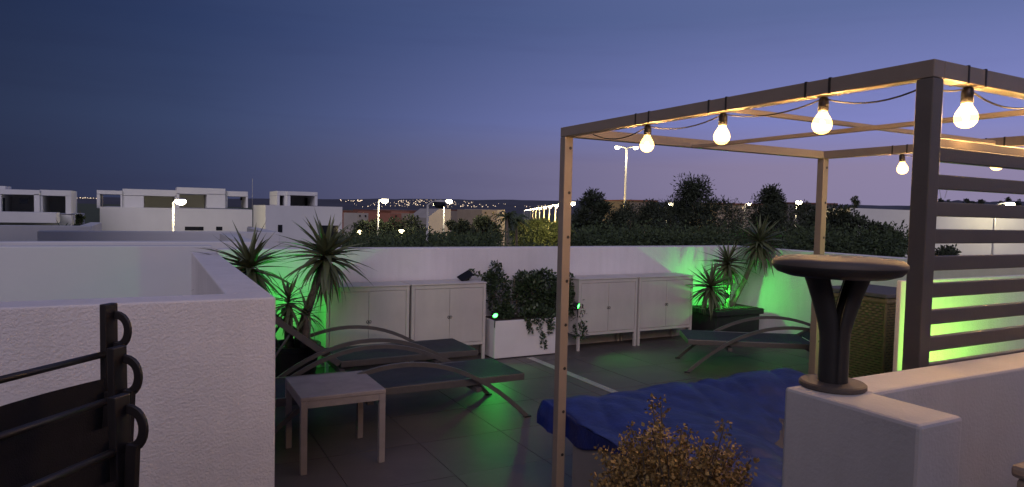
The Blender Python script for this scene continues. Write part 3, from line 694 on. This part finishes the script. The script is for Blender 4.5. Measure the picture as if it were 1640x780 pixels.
# ------------------------------------------------------------------ trees
def crown(b,base,H,Rw,n,kind,size):
    K=120 if kind=='pine' else 46
    for k in range(K):
        t=random.random()
        if kind=='pine':
            hz=.22+.76*t;rad=Rw*(1-t)**.55*random.uniform(.1,1.08)+.02*Rw
        else:
            hz=.35+.6*t;rad=Rw*math.sqrt(max(0,1-((t-.35)/.68)**2))*random.uniform(.3,1)
        a=random.uniform(0,2*math.pi)
        c=(rad*math.cos(a),rad*math.sin(a),H*hz)
        s=Rw*(random.uniform(.13,.30)*(1-.45*t) if kind=='pine' else random.uniform(.2,.38))
        leaves(b,c,(s,s,s*(1.15 if kind=='pine' else .75)),n//K,size,.32 if kind=='pine' else .6,.2)
def tree(name,px,ytop,D,wpx,kind,label,mt,n=5200,size=.2,trunk=.13):
    t=at(px,ytop,D);o=empty(name,(t.x,t.y,GZ));tag(o,label,'tree','trees beyond the parapet')
    H=t.z-GZ;Rw=wpx*D/F/2
    b=MB();crown(b,None,H,Rw,int(n*4.2),kind,size*.72);b.build('crown',mt,o)['kind']='stuff'
    b=MB().sweep([(0,0,0),(.05*Rw,0,H*.35),(-.03*Rw,.02,H*.7),(0,0,H*.97)],[trunk,trunk*.8,trunk*.45,trunk*.12],8)
    for k in range(9):
        z=H*(.32+.06*k);a=k*2.4;b.sweep([(0,0,z),(Rw*.35*math.cos(a),Rw*.35*math.sin(a),z+.25),(Rw*.7*math.cos(a),Rw*.7*math.sin(a),z+.5)],[trunk*.3,trunk*.2,trunk*.08],5)
    b.build('trunk','bark',o)
    return o
tree('pine_tree',950,303,30,150,'pine','dark pine tree just right of the left pergola post','pine',6500)
tree('pine_tree',1114,288,30,270,'pine','largest dark pine, its top highest above the parapet','pine',9000)
tree('pine_tree',1043,320,33,160,'pine','lower dark pine right of the floodlight mast','pine',5500)
tree('pine_tree',1236,303,30,210,'pine','dark pine behind the right yucca crown','pine',6500)
tree('pine_tree',992,337,30,130,'pine','small pine at the foot of the floodlight mast','pine',3500)
for px,py,D,w_,lab in((1002,326,40,170,'dark pine behind the floodlight mast foot'),(1076,324,41,180,'dark pine filling the gap left of the largest pine'),(1175,327,42,180,'dark pine filling the gap right of the largest pine'),(1292,325,38,170,'dark pine directly behind the rear pergola post')):
    tree('pine_tree',px,py,D,w_,'pine',lab,'pine',4200)
tree('pine_tree',1370,311,60,34,'pine','small dark tree on the skyline right of the rear pergola post','pine',2500,.25)
tree('broadleaf_tree',1330,329,26,210,'round','wide dark bushy tree filling the view behind the rear pergola post','pine',9000,.16)
tree('broadleaf_tree',1408,346,25,90,'round','bushy dark tree before the long white building','pine',4500,.16)
tree('broadleaf_tree',1512,386,24,90,'round','low dark bush seen through the slats','pine',3000,.15)
tree('broadleaf_tree',590,347,55,90,'round','round dark tree left of the lamp before the reddish houses','pine',3500,.3)
tree('broadleaf_tree',650,346,56,100,'round','round dark tree behind the near unlit lamp','pine',3800,.3)
tree('broadleaf_tree',735,350,58,76,'round','dark tree right of the two tall lamps','pine',3000,.3)
tree('broadleaf_tree',775,345,62,60,'round','dark loose tree left of the palms','pine',2500,.3)
tree('broadleaf_tree',862,351,86,60,'round','shrubby tree lit yellow under the avenue lamps','shrub',3200,.3)
tree('broadleaf_tree',838,354,98,44,'round','small bush lit yellow at the far end of the greenery by the avenue','shrub',2200,.3)
tree('broadleaf_tree',874,364,73,56,'round','low rounded bush glowing yellow before the avenue','shrub',2600,.28)
tree('broadleaf_tree',895,353,76,66,'round','yellow lit leafy tree beside the left pergola post','shrub',3600,.22)
tree('broadleaf_tree',128,331,40,26,'round','tree lit in the gap between two white houses at left','shrub',1500,.2)
for px,py,D,lab in((812,338,52,'slim palm tree at the left of the lit avenue'),(827,343,54,'second slim palm tree nearer the avenue lamps')):
    t=at(px,py,D);o=empty('palm_tree',(t.x,t.y,GZ));tag(o,lab,'tree');H=t.z-GZ-.5
    MB().sweep([(0,0,0),(.15,0,H*.5),(0,0,H)],[.16,.12,.1],8).build('trunk','bark',o,smooth=True)
    b=MB()
    for k in range(26):
        a=k*2.4;e=random.uniform(-.5,1.1);L=random.uniform(1.1,1.6);pr=None
        for i in range(9):
            s=i/8;p=Vector((math.cos(a)*math.cos(e)*L*s,math.sin(a)*math.cos(e)*L*s,H+L*s*math.sin(e)-.9*s*s))
            if pr is not None:
                sd_=Vector((-math.sin(a),math.cos(a),0))
                for q in(-1,1): b.add([pr,p,p+sd_*q*.22*(1-s*.6)+Vector((0,0,-.12))],[(0,1,2)])
            pr=p
    b.build('crown','shrub',o)
# palms on the right skyline
for k,(px,py,w_) in enumerate([(1508,316,15),(1520,317,11),(1548,316,14),(1560,319,10),(1573,316,13),(1604,318,12),(1615,314,16),(1631,317,12)]):
    tree('skyline_tree',px,py,240,w_,'round',ordn[k]+' small dark tree from the left along the hill seen through the slats','pine',420,.7,.2)
# hedge mass beyond the parapet
b=MB()
for k in range(330):
    px=random.uniform(545,1460);D=random.uniform(19,30);yt=random.uniform(397,414)
    if 770<px<905: yt+=17
    elif px>930: yt-=13
    c=at(px,yt,D);s=random.uniform(.45,.95)
    leaves(b,c,(s,s,s*.8),230,.105,.5,.2)
o=b.build('hedge','shrub');tag(o,'dense dark hedge running along beyond the far parapet','hedge',kind='stuff')
b=MB()
for k in range(120):
    px=random.uniform(560,800);D=random.uniform(36,48);yt=random.uniform(382,398);c=at(px,yt,D);s=random.uniform(.6,1.1)
    leaves(b,c,(s,s,s*.7),120,.17,.5,.2)
o=b.build('shrubbery','shrub');tag(o,'loose shrubs between the hedge and the town houses','shrubs',kind='stuff')
# small yucca on the neighbour roof
p=at(101,372,11.6);o=empty('roof_plant',(p.x,p.y,p.z-.25));tag(o,'small dark spiky plant on the neighbouring roof at left','plant')
for k in range(40):
    q=bpy.data.objects.new('leaf',blades[k%4]);col.objects.link(q);q.parent=o;q.location=(0,0,.2);q.rotation_euler=(0,-random.uniform(-.3,1.3),k*2.4);s=random.uniform(.2,.34);q.scale=(s,s,s)
MB().sweep([(0,0,-.4),(0,0,.2)],.03,6).build('trunk','bark',o)
# power pylon on the hill
p=at(1510,318,420);o=empty('power_pylon',(p.x,p.y,p.z));tag(o,'thin lattice power pylon on the hill seen between the slats','pylon')
d=Vector((cr.x,cr.y,0)).normalized();b=MB()
for s in(-1,1):
    b.bar(d*s*1.2,d*s*3.3+Vector((0,0,9)),.16,.16)
    for k in range(5):
        t0,t1=k/5,(k+1)/5;b.bar(d*s*(1.2+2.1*t0)+Vector((0,0,9*t0)),d*s*(.7+2.1*t1)+Vector((0,0,9*t1)),.08,.08)
b.bar(d*-5+Vector((0,0,9)),d*5+Vector((0,0,9)),.14,.14);b.build('lattice','galv',o)
